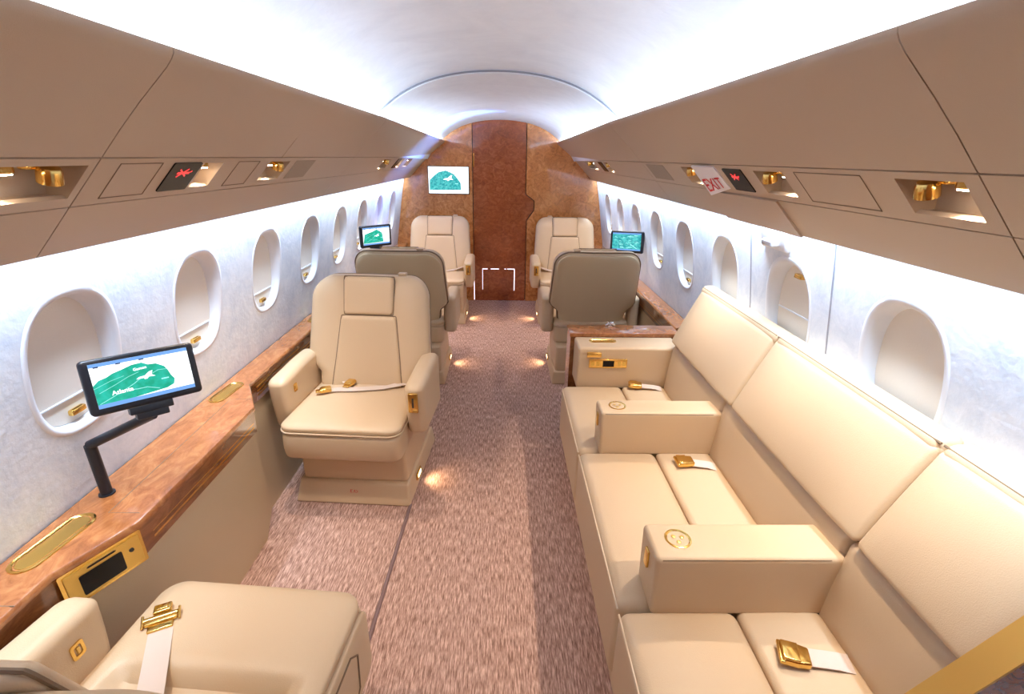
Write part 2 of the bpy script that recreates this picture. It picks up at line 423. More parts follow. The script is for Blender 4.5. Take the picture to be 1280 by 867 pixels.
for side, segs, holes, labs in ((-1, segL, HL, bl_), (1, segR, HR, br_)):
    for (a, b), lab in zip(segs, labs):
        e = empty('overhead_bin', (side * .80, (a + b) / 2, 1.29), 0, lab, 'overhead bin', 'overhead bins')
        a2, b2 = a + .0005, b - .0005
        bin_door(side, a2, b2).build('bin_door', VINYL, e, world=True, sharp=50)
        band(side, a2, b2, holes).build('service_panel', VINYL, e, world=True)
        valance(side, a2, b2).build('valance', VINYL, e, world=True, sharp=50)
        # dark backing so the joints read as gaps
        bk = MB()
        bk.quad(band_pt(side, -.04, a, -.012), band_pt(side, .02, a, -.012), band_pt(side, .02, b, -.012), band_pt(side, -.04, b, -.012))
        bk.quad(band_pt(side, .98, a, -.012), band_pt(side, 1.04, a, -.012), band_pt(side, 1.04, b, -.012), band_pt(side, .98, b, -.012))
        for yy in (b,):
            pf = [(.576, 1.664), (.580, 1.652), (.605, 1.628), (.69, 1.548), (.75, 1.49), (.84, 1.396), (.925, 1.302)]
            pf = pf + [(x + .012, z + .012) for x, z in reversed(pf)]
            bk.loft([[(side * x, yy - .010, z + drop(yy) * min(1, max(0, (z - 1.4865) / .185))) for x, z in pf], [(side * x, yy, z + drop(yy) * min(1, max(0, (z - 1.4865) / .185))) for x, z in pf]])
        bk.build('joint_strip', GAP, e, world=True)
        pan = ([(1.06, 1.19), (1.53, 1.66)] if side < 0 else [(1.02, 1.26)])
        for ya, yb in pan:
            if a < ya < b: outline(side, ya, yb).build('access_panel', SEAM, e, world=True)
        if a < 2.0 < b:
            ya, yb = (1.955, 2.15) if side < 0 else (2.32, 2.60)
            v = MB().loft([[band_pt(side, t, y, .001) for t in (.12, .82)] + [band_pt(side, t, y, -.004) for t in (.82, .12)] for y in (ya, yb)])
            v.build('speaker_grille', mat('grille cloth', (.36, .28, .20), .8, bump=(900, .8)), e, world=True)
            if side > 0:
                valance(side, 1.45, 1.96, .006).build('exit_valance', VINYL, e, world=True)
            else:
                j = MB(); j.tube([(side * (BT[0] - .18 * (1 - i / 6) ), 1.80, BT[1] + .1855 * (1 - i / 6)) for i in range(1, 7)], .0010, 4)
                j.build('panel_seam', SEAM, e, world=True)

# reading light pockets
def pocket(side, ya, yb, lens, nozzle, label, group, simple=False):
    e = empty('reading_light', (side * .80, (ya + yb) / 2, 1.44), 0, label, 'reading light', group)
    a = band_pt(side, T0 - .015, 0, -.0085); b = band_pt(side, T1 + .015, 0, -.0085); ya -= .002; yb += .002
    prof = [(a[0], a[2]), (side * .842, 1.492), (side * .850, 1.420), (b[0], b[2])]
    mb = MB(); mb.loft([[(x, y, z) for x, z in prof] for y in (ya, yb)], cap=False, closed=False)
    for y in (ya, yb): mb.quad(*[(x, y, z) for x, z in prof])
    mb.build('housing', VINYL, e, world=True)
    if nozzle is not None:
        y = nozzle; g = MB()
        M = Matrix.Translation((side * .782, y, 1.462)) @ Matrix.Rotation(side * R(-20), 4, 'Y') @ Matrix.Rotation(R(8), 4, 'X')
        g.lathe([(.004, .012), (.016, .010), (.019, .002), (.0195, -.018), (.0165, -.0195), (.014, -.016), (.0135, .0)], M, 18)
        g.rbox((side * .80, y - .016, 1.474), (.012, .014, .007), .005, n=1, k=2)
        no = g.build('air_nozzle', GOLD, e, world=True)
        MB().lathe([(.0005, -.0145), (.0138, -.0145), (.0138, -.0135), (.0005, -.0135)], M, 16).build('nozzle_opening', GAP, no, world=True)
    if lens is not None:
        y = lens; M = Matrix.Translation((side * .792, y, 1.470))
        lo = MB().lathe([(.006, .010), (.018, .010), (.0185, -.006), (.016, -.008), (.004, -.008)], M, 16).build('lamp_cup', GOLD, e, world=True)
        MB().lathe([(.0005, -.0085), (.015, -.0085), (.014, -.0105), (.0005, -.0115)], M, 16).build('lamp_lens', BULB, lo, world=True)
    return e
GA = 'reading light pockets in the bin panels'
pocket(-1, .80, .98, .845, .925, 'gold reading light pocket at the left edge of the photo', GA)
pocket(-1, 1.36, 1.45, 1.405, None, 'bright lit pocket directly right of the dark sign on the left bin', GA)
pocket(-1, 1.74, 1.90, 1.80, 1.86, 'reading light pocket left of the cloth grille on the left bin', GA)
pocket(-1, 3.40, 3.62, 3.46, 3.57, 'small reading light pocket nearest on the far left bin', GA)
pocket(-1, 3.98, 4.08, 4.03, None, 'slim lit pocket right of the tiny dark sign on the far left bin', GA)
pocket(-1, 4.25, 4.45, 4.35, None, 'lit pocket on the far left bin closest to the bulkhead', GA)
pocket(1, .785, .93, .815, .885, 'large gold reading light pocket at the right, nearest the camera', GA)
pocket(1, 1.32, 1.475, 1.35, 1.43, 'gold reading light pocket just right of the dark sign on the right bin', GA)
pocket(1, 1.955, 2.09, 1.985, 2.04, 'reading light pocket partly behind the EXIT plate', GA)
pocket(1, 3.60, 3.72, 3.64, 3.69, 'small lit pocket right of the tiny dark sign on the far right bin', GA)
pocket(1, 4.18, 4.62, 4.30, 4.5, 'lit pocket on the far right bin closest to the bulkhead', GA)

# no smoking signs: dark plates with a lit red crossed cigarette
def band_frame(side, y, t, out):
    o = Vector(band_pt(side, t, y, out)); u = Vector((0, -side, 0)); dn = (Vector(band_pt(side, 1, 0)) - Vector(band_pt(side, 0, 0))).normalized()
    nrm = u.cross(-dn)
    M = Matrix((( u.x, -dn.x, nrm.x, o.x), (u.y, -dn.y, nrm.y, o.y), (u.z, -dn.z, nrm.z, o.z), (0, 0, 0, 1)))
    return M        # local x = to the reader's right, local y = up the panel
def sign(side, ya, yb, label, symbol=True):
    e = empty('no_smoking_sign', band_pt(side, .5, (ya + yb) / 2), 0, label, 'sign', 'dark no smoking signs')
    M = band_frame(side, (ya + yb) / 2, .47, .003); hw = (yb - ya) / 2; hh = .0455
    mb = MB(); p = rrect(hw, hh, .004)
    mb.loft([[M @ Vector((x, y, -.006)) for x, y in p], [M @ Vector((x, y, 0)) for x, y in p]]); mb.build('sign_plate', GLASSBLK, e, world=True)
    if symbol:
        s = MB()
        def bar(x0, y0, x1, y1, w):
            d = Vector((x1 - x0, y1 - y0)); n_ = Vector((-d.y, d.x)).normalized() * w / 2
            q = [(x0 + n_.x, y0 + n_.y), (x1 + n_.x, y1 + n_.y), (x1 - n_.x, y1 - n_.y), (x0 - n_.x, y0 - n_.y)]
            s.loft([[M @ Vector((x, y, .0002)) for x, y in q], [M @ Vector((x, y, .0010)) for x, y in q]])
        bar(-.026, .014, .022, .014, .007); bar(-.022, .026, .012, .003, .0045); bar(-.022, .002, .012, .027, .0045); bar(.024, .016, .030, .020, .004)
        s.build('crossed_cigarette', RED_EM, e, world=True)
sign(-1, 1.232, 1.345, 'dark sign with a red crossed cigarette on the left bin')
sign(1, 1.548, 1.682, 'dark sign with a red crossed cigarette right of the EXIT plate')
sign(-1, 3.83, 3.96, 'tiny dark sign on the far left bin, between lit pockets', False)
sign(1, 3.80, 3.95, 'tiny dark sign on the far right bin, between lit pockets', False)

# EXIT plate swung out of the right bin
ex = empty('exit_sign', (.76, 1.80, 1.40), 0, 'white EXIT plate with red letters hanging from the right bin', 'sign')
q = [Vector((.712, 1.862, 1.478)), Vector((.742, 1.735, 1.477)), Vector((.812, 1.728, 1.409)), Vector((.811, 1.878, 1.377))]   # far top, near top, near bottom, far bottom
u = (q[1] - q[0] + q[2] - q[3]).normalized(); dn = (q[3] - q[0] + q[2] - q[1]); dn = (dn - u * dn.dot(u)).normalized(); nn = u.cross(-dn)
if nn.x > 0: nn = -nn
mb = MB(); mb.loft([[p for p in q], [p - nn * .006 for p in q]]); mb.build('sign_plate', PLATE, ex, world=True)
def uv(a, b): return (q[0] * (1 - a) + q[1] * a) * (1 - b) + (q[3] * (1 - a) + q[2] * a) * b
tm = text_mb('EXIT', 1., Matrix.Identity(4), 0., .006)
xs = [v[0] for v in tm.v]; ysv = [v[1] for v in tm.v]
def place(v):
    a = .10 + .80 * (v[0] - min(xs)) / (max(xs) - min(xs)); b = .88 - .44 * (v[1] - min(ysv)) / (max(ysv) - min(ysv))
    return uv(a, b) + nn * .0012
tm.v = [tuple(place(v)) for v in tm.v]; tm.build('exit_lettering', RED, ex, world=True)

# ------------------------------------------------------------------ side ledges
LZ = .63
def ledge_outline_left():
    return [(-.965, Y0), (-.965, .815), (-.885, .985), (-.885, 1.585), (-.997, 1.775), (-.994, 2.3), (-.994, YB)]
def ledge(side, line, label, wide):
    y0 = line[0][1]; y1 = line[-1][1]
    e = empty('side_ledge', (side * .95, (y0 + y1) / 2, 0), 0, label, 'ledge')
    # top slab with rounded front edge
    mb = MB(); rings = []
    for x, y in line:
        ax = abs(x); o = wx(LZ) - .004
        rings.append([(side * o, y, LZ), (side * (ax + .012), y, LZ), (side * (ax + .004), y, LZ - .003), (side * ax, y, LZ - .010), (side * (ax + .002), y, LZ - .022), (side * (ax + .012), y, LZ - .026), (side * o, y, LZ - .026)])
    mb.loft(rings); mb.build('ledge_top', BURL_LEDGE, e, world=True)
    fa = MB(); rings = []
    for x, y in line:
        ax = abs(x); rings.append([(side * (ax + .006), y, LZ - .0255), (side * (ax + .010), y, LZ - .108), (side * (ax + .04), y, LZ - .108), (side * (ax + .04), y, LZ - .0255)])
    fa.loft(rings); fo = fa.build('fascia', BURL_EDGE, e, world=True)
    pa = MB(); rings = []
    for x, y in line:
        ax = abs(x); rings.append([(side * (ax + .022), y, LZ - .108), (side * (max(ax, .93) + .014), y, 0), (side * (max(ax, .93) + .04), y, 0), (side * (ax + .05), y, LZ - .108)])
    pa.loft(rings); pa.build('side_panel', LEATHER_BACK, e, world=True)
    return e, fo
le, lf = ledge(-1, ledge_outline_left(), 'amber burl wood ledge with gold trays running along the left wall', True)
# gold inlay lines along the fascia
for z in (.585, .566, .547):
    m_ = MB()
    for (ya, yb, xa) in ((1.02, 1.57, .885), (1.83, 5.1, .994)):
        xx = xa + .0075 + (LZ - z) * .04
        m_.box(-xx, -xx + .0022, ya, yb, z - .0030, z + .0030)
    m_.build('gold_inlay', GOLD, lf, world=True)
# folded table leaf: thin joint lines in the top
m_ = MB(); zz = LZ - .0007
m_.tube([(-.905, 1.012, zz), (-.985, 1.012, zz), (-1.000, 1.635, zz), (-.925, 1.640, zz)], .0016, 5); m_.tube([(-.966, .735, zz), (-1.09, .735, zz)], .0014, 5)
m_.build('leaf_joint', SEAM, le, world=True)
def tray(parent, cx, cy, hx, hy, z, rot=0., name='gold_tray'):
    M = Matrix.Translation((cx, cy, 0)) @ Matrix.Rotation(rot, 4, 'Z')
    def ringp(d, zz): return [M @ Vector((x, y, zz)) for x, y in stadium(0, 0, hx - d, hy - d)]
    mb = MB(); mb.loft([ringp(-.001, z - .002), ringp(0, z + .003), ringp(.004, z + .0045), ringp(.008, z + .002), ringp(.010, z - .0005), ringp(.014, z + .0006)], cap=False)
    t = mb.build(name, GOLD, parent, world=True)
    MB().loft([ringp(.0135, z + .0004), ringp(.0135, z + .0012)]).build('tray_liner', GOLD_D, t, world=True)
    return t
tray(le, -1.036, .912, .035, .098, LZ, R(-6))
tray(le, -1.045, 1.695, .030, .088, LZ, R(-4))
tray(le, -1.035, 2.62, .028, .07, LZ)
# gold control panel on the slanted face
def slanted(mb_pts):  # local (u along face, v up, w out) -> world
    a = Vector((-.965, .815, 0)); b = Vector((-.885, .985, 0)); d = (b - a); L = d.length; d.normalize(); nn = Vector((d.y, -d.x, 0))
    return [Vector((a.x, a.y, 0)) + d * u + nn * (w - .006) + Vector((0, 0, v)) for u, v, w in mb_pts]
def slab_s(u0, u1, v0, v1, w0, w1, name, m, parent):
    p = rrect((u1 - u0) / 2, (v1 - v0) / 2, .004, 3); cu, cv = (u0 + u1) / 2, (v0 + v1) / 2
    return MB().loft([slanted([(cu + x, cv + y, w0) for x, y in p]), slanted([(cu + x, cv + y, w1) for x, y in p])]).build(name, m, parent, world=True)
cp = slab_s(.006, .180, .512, .608, -.004, .006, 'control_panel', GOLD, le)
slab_s(.014, .172, .520, .600, .005, .009, 'panel_bezel', GOLD_D, cp)
slab_s(.040, .130, .527, .582, .008, .0105, 'control_screen', GLASSBLK, cp)
slab_s(.060, .120, .590, .595, .008, .0100, 'control_slot', GAP, cp)
p0 = slanted([(.150, .568, .008)])[0]; nrm = slanted([(.150, .568, 1.008)])[0] - p0
MB().lathe([(.0005, .004), (.005, .004), (.006, 0), (.0005, 0)], Matrix.Translation(p0) @ Vector((0, 0, 1)).rotation_difference(nrm).to_matrix().to_4x4(), 12).build('control_button', BLACK, cp, world=True)

re_, rf = ledge(1, [(.994, 2.51), (.994, YB)], 'amber burl wood ledge along the right wall beyond the sofa', False)
for z in (.585, .566, .547):
    xx = .994 + .0075 + (LZ - z) * .04
    MB().box(xx - .0022, xx, 2.6, 5.1, z - .002, z + .002).build('gold_inlay', GOLD, rf, world=True)

# ------------------------------------------------------------------ monitors
def blob(pts, M, z, mb, mi):
    n_ = len(pts); mb.loft([[M @ Vector((x, y, z)) for x, y in pts], [M @ Vector((x, y, z + .0003)) for x, y in pts]], mi=mi)
def screen_map(parent, M, w, h, kind):
    """flat lit picture: M maps local (x right, y up, z out) to world"""
    mb = MB(); mats = [WHITE_EM, GREEN_EM, TEAL_EM, AQUA_EM, BLUE_EM, NAVY_EM]
    def rect(x0, x1, y0, y1, z, mi): blob([(x0 * w, y0 * h), (x1 * w, y0 * h), (x1 * w, y1 * h), (x0 * w, y1 * h)], M, z, mb, mi)
    rnd = random.Random(3)
    if kind == 'chart':
        rect(-.5, .5, -.5, .5, 0, 2)
        rect(-.5, .5, .42, .5, .0004, 4); rect(-.5, .5, -.5, -.42, .0004, 4)
        for i in range(34):
            x = rnd.uniform(-.46, .38); y = rnd.uniform(-.38, .36); l = rnd.uniform(.03, .14)
            rect(x, min(.48, x + l), y, y + rnd.uniform(.015, .035), .0005 + .00004 * i, 3)
        blob([(.1 * w, -.1 * h), (.14 * w, -.1 * h), (.40 * w, -.38 * h), (.35 * w, -.38 * h)], M, .0022, mb, 3)
    else:
        rect(-.5, .5, -.5, .5, 0, 0)
        land = [(-.5, -.42), (-.5, .02), (-.44, .12), (-.36, .16), (-.30, .22), (-.20, .27), (-.10, .33), (0, .34), (.06, .27), (.14, .26), (.22, .16), (.25, .05), (.27, -.08), (.30, -.18), (.28, -.30), (.20, -.36), (.0, -.39), (-.2, -.42)]
        if kind == 'wall':
            land = [(-.48, -.38), (-.47, .0), (-.36, .16), (-.24, .30), (-.06, .36), (.04, .30), (.14, .22), (.22, .08), (.30, -.10), (.31, -.36)]
        if kind == 'small':
            land = [(-.5, -.40), (-.44, .12), (-.28, .20), (-.14, .26), (.02, .36), (.14, .24), (.22, .14), (.24, -.1), (.26, -.38)]
        blob([(x * w, y * h) for x, y in land], M, .0004, mb, 1 if kind != 'wall' else 2)
        if kind != 'wall':
            rect(-.5, .5, -.5, -.41, .0008, 4); rect(-.5, .5, .42, .5, .0008, 4)
            for x in (-.46, -.25, -.02): rect(x, x + .05, .40, .43, .0010, 5)
        def line(ps, t):
            for (x0, y0), (x1, y1) in zip(ps, ps[1:]):
                d = Vector(((x1 - x0) * w, (y1 - y0) * h)); nn_ = Vector((-d.y, d.x)).normalized() * t / 2
                blob([(x0 * w + nn_.x, y0 * h + nn_.y), (x1 * w + nn_.x, y1 * h + nn_.y), (x1 * w - nn_.x, y1 * h - nn_.y), (x0 * w - nn_.x, y0 * h - nn_.y)], M, .0009, mb, 3)
        line([(-.48, -.40), (-.25, -.22), (-.12, -.10), (-.02, .02)], .0012)
        line([(-.46, -.16), (-.3, -.04), (-.16, .08), (-.05, .14)], .0009)
        line([(-.22, -.20), (-.1, -.24), (.0, -.24), (.12, -.33)], .0014)
        line([(.07, .04), (.15, .10), (.26, .08)], .0010)
        line([(-.5, -.05), (-.34, .06), (-.2, .12)], .0008)
        # aeroplane mark
        pl = [(-.09, -.02), (-.06, .02), (.0, .03), (.05, .10), (.09, .12), (.07, .03), (.11, -.02), (.08, -.02), (.04, -.01), (.02, -.05), (-.01, -.05), (-.01, -.02)]
        if kind == 'wall': pl = [(x * 1.3 - .02, y * 1.3 + .04) for x, y in pl]
        blob([(x * w, y * h) for x, y in pl], M, .0012, mb, 0)
        rect(.16, .24, -.14, -.11, .0010, 3)
    o = mb.build('screen_picture', mats, parent, world=True)
    return o
def monitor(base, pole_h, joints, c, yaw, pitch, roll, w, h, kind, label, text=False):
    e = empty('monitor', base, 0, label, 'monitor', 'monitors on ledge arms')
    Mm = Matrix.Translation(c) @ Matrix.Rotation(yaw, 4, 'Z') @ Matrix.Rotation(pitch, 4, 'X') @ Matrix.Rotation(roll, 4, 'Y')
    hb = MB(); hb.rbox((0, .010, 0), (w / 2, .013, h / 2), (.010, .006, .010), n=1, k=3); hb.xform(Mm); ho = hb.build('monitor_housing', BLACK, e, world=True)
    S = Mm @ Matrix(((1, 0, 0, 0), (0, 0, -1, -.0032), (0, 1, 0, .003 * h / .13), (0, 0, 0, 1)))
    sw, sh = w * .86, h * .80
    so = screen_map(ho, S, sw, sh, kind)
    if text:
        t = text_mb('Atlanta', .0145, S @ Matrix.Translation((-.245 * sw, -.21 * sh, .0016)) @ Matrix.Rotation(R(2), 4, 'Z'), .0001, .0003)
        t = text_mb('Gaston', .0095, S @ Matrix.Translation((-.03 * sw, .215 * sh, .0016)) @ Matrix.Rotation(R(3), 4, 'Z'), .0001, .0002, mb=t)
        t.build('map_lettering', WHITE_EM, ho, world=True)
    br = MB(); br.rbox((0, .012, -h / 2 - .008), (.046, .014, .010), .003, n=1, k=2); br.rbox((0, .014, -h / 2 - .024), (.034, .014, .010), .003, n=1, k=2); br.xform(Mm)
    br.build('bracket', BLACK, e, world=True)
    po = MB(); b = Vector(base); top = b + Vector((0, 0, pole_h))
    po.tube([b + Vector((0, 0, .0005)), b + Vector((0, 0, .004))], .019, 16); po.tube([b, top], .0135, 16); po.build('pole', BLACK, e, world=True)
    ar = MB(); pts = [top] + [Vector(j) for j in joints] + [Mm @ Vector((0, .014, -h / 2 - .030))]
    pp = [];
    for a_, b_ in zip(pts, pts[1:]): pp += [a_.lerp(b_, i / 6) for i in range(6)]
    pp.append(pts[-1]); ar.tube(pp, .0125, 12); ar.build('arm', BLACK, e, world=True)
    return e
monitor((-1.045, 1.088, LZ), .155, [], (-.862, 1.100, .974), R(50), R(-14), R(4), .233, .134, 'near', 'black monitor showing a green map, on its bent arm over the near ledge', True)
monitor((-1.035, 3.66, LZ), .12, [], (-.904, 3.595, .945), R(44), R(2), 0, .25, .155, 'small', 'small black monitor with a green map on the far left ledge')
monitor((1.035, 3.60, LZ), .12, [], (.931, 3.532, .934), R(-34), R(-4), R(-3), .25, .155, 'chart', 'black monitor with a teal chart on the far right ledge')
tv = empty('wall_screen', (-.535, YB, 1.14), 0, 'wide lit map screen mounted on the bulkhead left of the door', 'screen')
MB().box(-.745, -.322, YB - .010, YB - .001, 1.135, 1.404).build('screen_frame', GLASSBLK, tv, world=True)
screen_map(tv, Matrix(((1, 0, 0, -.535), (0, 0, -1, YB - .0105), (0, 1, 0, 1.270), (0, 0, 0, 1))), .408, .258, 'wall')

# ------------------------------------------------------------------ armchairs (front faces local -y)
def belt_buckle(mb, M):
    b = MB(); b.rbox((0, 0, .008), (.026, .020, .008), .004, n=1, k=2); b.rbox((.002, 0, .016), (.021, .017, .004), .003, n=1, k=2)
    b.rbox((-.034, 0, .006), (.010, .015, .003), .002, n=1, k=2); b.xform(M); mb.add(b.v, b.f)
def armchair(label, aisle, low_arm=False, belts='crossed', arm_front=-.235):
    t = empty('armchair', (0, 0, 0), 0, label, 'armchair', 'cream leather armchairs')
    # plinth with a sloping front toe
    pl = MB(); pl.rbox((0, .0, .048), (.268, .285, .048), (.012, .012, .010), n=3, k=3, f=lambda x, y, z: (x * (1 - .05 * z / .1), y + (.045 * z / .1 if y < 0 else -.01 * z / .1), z))
    po = pl.build('plinth', LEATHER, t)
    fl = MB(); fl.rbox((aisle * .266, -.10, .055), (.004, .040, .016), .003, n=1, k=2); g = fl.build('foot_light_frame', GOLD, po)
    MB().box(*sorted((aisle * .2695, aisle * .2715)), -.125, -.075, .047, .063).build('foot_light_lens', FOOT, g)
    # red mark on the toe
    rm = MB(); 
    for a, b in (((-.014, .050), (-.014, .064)), ((-.014, .058), (-.006, .064)), ((-.014, .057), (-.006, .050)), ((.0, .050), (.004, .063)), ((.004, .063), (.009, .051)), ((.012, .062), (.020, .056)), ((.020, .056), (.013, .050))):
        rm.tube([(a[0], -.285 + .045 * a[1] / .1 - .0005, a[1]), (b[0], -.285 + .045 * b[1] / .1 - .0005, b[1])], .0012, 4)
    rm.build('red_mark', RED, po)
    pe = MB(); pe.rbox((0, .02, .185), (.245, .245, .095), (.02, .02, .012), n=3, k=3); pe.build('pedestal', LEATHER, t)
    # seat: upholstered front box and cushion
    sk = MB(); sk.rbox((0, -.075, .338), (.258, .265, .072), (.05, .05, .028), n=(6, 6, 3), k=4, f=lambda x, y, z: (x, y - (.012 * math.sin(PI * (z - .266) / .144) if y < -.2 else 0), z))
    sk.build('seat_box', LEATHER, t)
    cu = MB()
    def cf(x, y, z):
        if z > .41 and not low_arm: z += .016 * max(0, 1 - (x / .26)**2) * max(0, 1 - ((y + .075) / .27)**2)
        if z > .41 and low_arm:
            u = max(abs(x) / .195, (-y) / .105 if y < 0 else 0); u = max(0, min(1, (u - .90) / .22)); z += -.016 + .034 * u * u * (3 - 2 * u)
        return (x, y, z)
    cu.rbox((0, -.075, .420), (.260, .270, .022), (.055, .055, .018), n=(24, 24, 1), k=4, f=cf); co = cu.build('seat_cushion', LEATHER, t)
    ppts = [(x, y - .075, .408) for x, y in rrect(.2615, .2715, .057, 8)]
    MB().tube(ppts, .0035, 6, closed=True).build('cushion_piping', PIPING, co)
    # back rest
    def bw(z):  # half width over height
        if z < .50: return .238
        if z < .57: u = (z - .50) / .07; u = u * u * (3 - 2 * u); return .238 + .062 * u
        u = (z - .57) / .40; return .300 - .020 * u
    LEAN = .33
    def bf(x, y, z):
        s_ = bw(z) / .30; yy = y
        if y < 0: yy -= -.020 * (1 - (abs(x) / .30)**3) * 0
        # wings curl forward a little
        yy -= .030 * (abs(x) / .30)**2.5
        return (x * s_, yy + .105 + LEAN * (z - .42), z)
    bk = MB(); bk.rbox((0, .0, .662), (.300, .062, .283), (.10, .045, .10), n=(10, 2, 14), k=5, f=bf); bo = bk.build('backrest', LEATHER, t)
    sh = MB(); sh.rbox((0, .056, .645), (.288, .022, .280), (.10, .018, .10), n=(10, 2, 12), k=5, f=bf); sh.build('back_shell', LEATHER_BACK, t)
    # piping around the edge of the back
    def outl(hx, hz, r_, yy, zc=.675, n_=8): return [bf(x, yy, z + zc) for x, z in rrect(hx, hz, r_, n_)]
    def dense(pts, m=3):
        o_ = []
        for i in range(len(pts)):
            a, b = Vector(pts[i]), Vector(pts[(i + 1) % len(pts)]); k_ = max(1, int((b - a).length / .03)); o_ += [tuple(a.lerp(b, j / k_)) for j in range(k_)]
        return o_
    pipe = MB(); 
    base = []
    rr = rrect(.300, .283, .10, 8)
    for i in range(len(rr)):
        a, b = Vector(rr[i]), Vector(rr[(i + 1) % len(rr)]); k_ = max(1, int((b - a).length / .03)); base += [a.lerp(b, j / k_) for j in range(k_)]
    pipe.tube([bf(p.x * .985, .034, .662 + p.y * .985) for p in base], .0045, 6, closed=True); pipe.build('back_piping', SEAM, bo)
    # centre panel and head cushion, proud of the wings, with dark seams round them
    def panel(name, z0, z1, w0, w1, th, yoff, par, r_=.022):
        def pf(x, y, z):
            u = (z - z0) / (z1 - z0); hw = w0 + (w1 - w0) * max(0, min(1, u)); xx = x * hw
            yy = y - .030 * (abs(xx) / bw(z))**2.5
            return (xx, yy + yoff + .105 + LEAN * (z - .42), z)
        m = MB(); m.rbox((0, 0, (z0 + z1) / 2), (1, th, (z1 - z0) / 2), (r_ / max(w0, w1), th * .8, r_), n=(8, 1, 8), k=4, f=pf); o_ = m.build(name, LEATHER, par)
        s = MB(); pts = []
        for x, z in rrect(1, (z1 - z0) / 2, r_, 4): pts.append((x * 1.012, z * 1.008 + (z0 + z1) / 2))
        rad = []
        for i in range(len(pts)):
            a, b = Vector(pts[i]), Vector(pts[(i + 1) % len(pts)]); k_ = max(1, int(abs(b.y - a.y) / .03 + abs(b.x - a.x) / .3)); rad += [a.lerp(b, j / k_) for j in range(k_)]
        s.tube([pf(p.x, 0, p.y) for p in rad], .0035, 6, closed=True); s.build(name + '_seam', SEAM, o_)
        return o_
    panel('back_panel', .43, .770, .172, .134, .012, -.060, t)
    panel('head_cushion', .777, .950, .120, .122, .018, -.060, t, .02)
    kn = MB(); kn.rbox((aisle * .145, .105 + LEAN * .53 + .005, .951), (.022, .016, .007), .005, n=1, k=2); kn.build('headrest_catch', LEATHER, t)
    # arm rests
    for sd in (-1, 1):
        low = low_arm and sd == aisle
        zt, zb = (.605, .335)
        y0, y1 = arm_front, .145
        if low:      # folded away: a flush side panel with the outline of the stowed arm
            m = MB(); m.rbox((sd * .262, -.08, .325), (.012, .245, .105), (.010, .05, .03), n=(1, 3, 3), k=3); ao = m.build('side_panel', LEATHER, t)
            s = MB(); s.tube([(sd * .2740, y, z) for y, z in [(-.20, .405), (-.235, .37), (-.225, .27), (-.19, .245), (.12, .245), (.13, .26), (.13, .39), (.12, .405)]], .003, 5, closed=True); s.build('pocket_outline', SEAM, ao)
            continue
        def af(x, y, z, sd=sd, zt=zt, zb=zb):
            u = (z - zb) / (zt - zb)
            # underside rises to the front edge, top slopes down a little to the front
            yy = y + (.030 * (1 - u)**2 if y < -.1 else 0)
            return (x, yy, z - .018 * max(0, (-y) / .26) * u)
        ar = MB(); ar.rbox((sd * .300, (y0 + y1) / 2, (zt + zb) / 2), (.044, (y1 - y0) / 2, (zt - zb) / 2), (.030, .045, .030), n=(2, 8, 6), k=4, f=af)
        ao = ar.build('armrest', LEATHER, t)
        if sd == aisle:
            fy = arm_front - .002
            g = MB(); g.rbox((sd * .300, fy, .515), (.021, .006, .046), .004, n=1, k=2); go = g.build('latch_plate', GOLD, ao)
            s = MB(); s.box(sd * .300 - .004, sd * .300 + .004, fy - .0068, fy - .0055, .495, .540); s.build('latch_slot', GAP, go)
            s = MB(); s.rbox((sd * .300 + .008, fy - .006, .480), (.010, .003, .006), .002, n=1, k=2); s.build('latch_lever', GOLD_D, go)
        if sd != aisle:
            g = MB(); M = Matrix.Translation((sd * .2560, arm_front + .085, .525)) @ Matrix.Rotation(-sd * PI / 2, 4, 'Y')
            p = rrect(.019, .014, .006, 3); p2 = rrect(.012, .008, .004, 3)
            g.loft([[M @ Vector((x, y, -.003)) for x, y in p], [M @ Vector((x, y, .003)) for x, y in p], [M @ Vector((x, y, .003)) for x, y in p2], [M @ Vector((x, y, -.001)) for x, y in p2]])
            go = g.build('arm_latch', GOLD, ao)
            g = MB(); g.box(-.008, .008, -.003, .003, -.001, .004); g.xform(M); g.build('arm_latch_tab', GOLD_D, go)
    # belts
    if belts == 'crossed':
        zc = .464
        s = MB(); s.ribbon([(aisle * .255, .10, .50), (aisle * .20, .06, .468), (aisle * .10, .0, zc), (aisle * -.02, -.03, zc + .001), (aisle * -.12, -.035, zc - .002), (aisle * -.16, -.05, zc - .004)], [(.3, .9, .3), (.2, 1, .2), (.2, 1, 0), (.1, 1, 0), (.1, 1, 0), (.3, 1, 0)], .044); so = s.build('seat_belt', STRAP, t)
        b = MB(); belt_buckle(b, Matrix.Translation((aisle * -.165, -.055, zc - .003)) @ Matrix.Rotation(R(25) * aisle, 4, 'Z')); b.build('belt_tongue', GOLD, so)
        s = MB(); s.ribbon([(aisle * -.13, .12, .455), (aisle * -.115, .07, zc), (aisle * -.09, .03, zc + .002)], (1, .3, 0), .044); so = s.build('seat_belt', STRAP, t)
        b = MB(); belt_buckle(b, Matrix.Translation((aisle * -.075, .02, zc)) @ Matrix.Rotation(R(80), 4, 'Z')); b.build('belt_buckle', GOLD, so)
    elif belts == 'side':
        zc = .462
        s = MB(); s.ribbon([(aisle * .25, .06, .49), (aisle * .16, .01, .468), (aisle * .08, -.03, zc)], (.2, 1, .1), .044); s.build('seat_belt', STRAP, t)
    return t
chB = armchair('cream leather armchair facing the camera, nearest on the left', 1)
chD = armchair('far cream armchair facing the camera, left of the bulkhead door', 1, belts='side')
chF = armchair('far cream armchair facing the camera, right of the bulkhead door', -1, belts='side')
chC = armchair('cream armchair on the left turned away, showing its tan back', -1, belts=None)
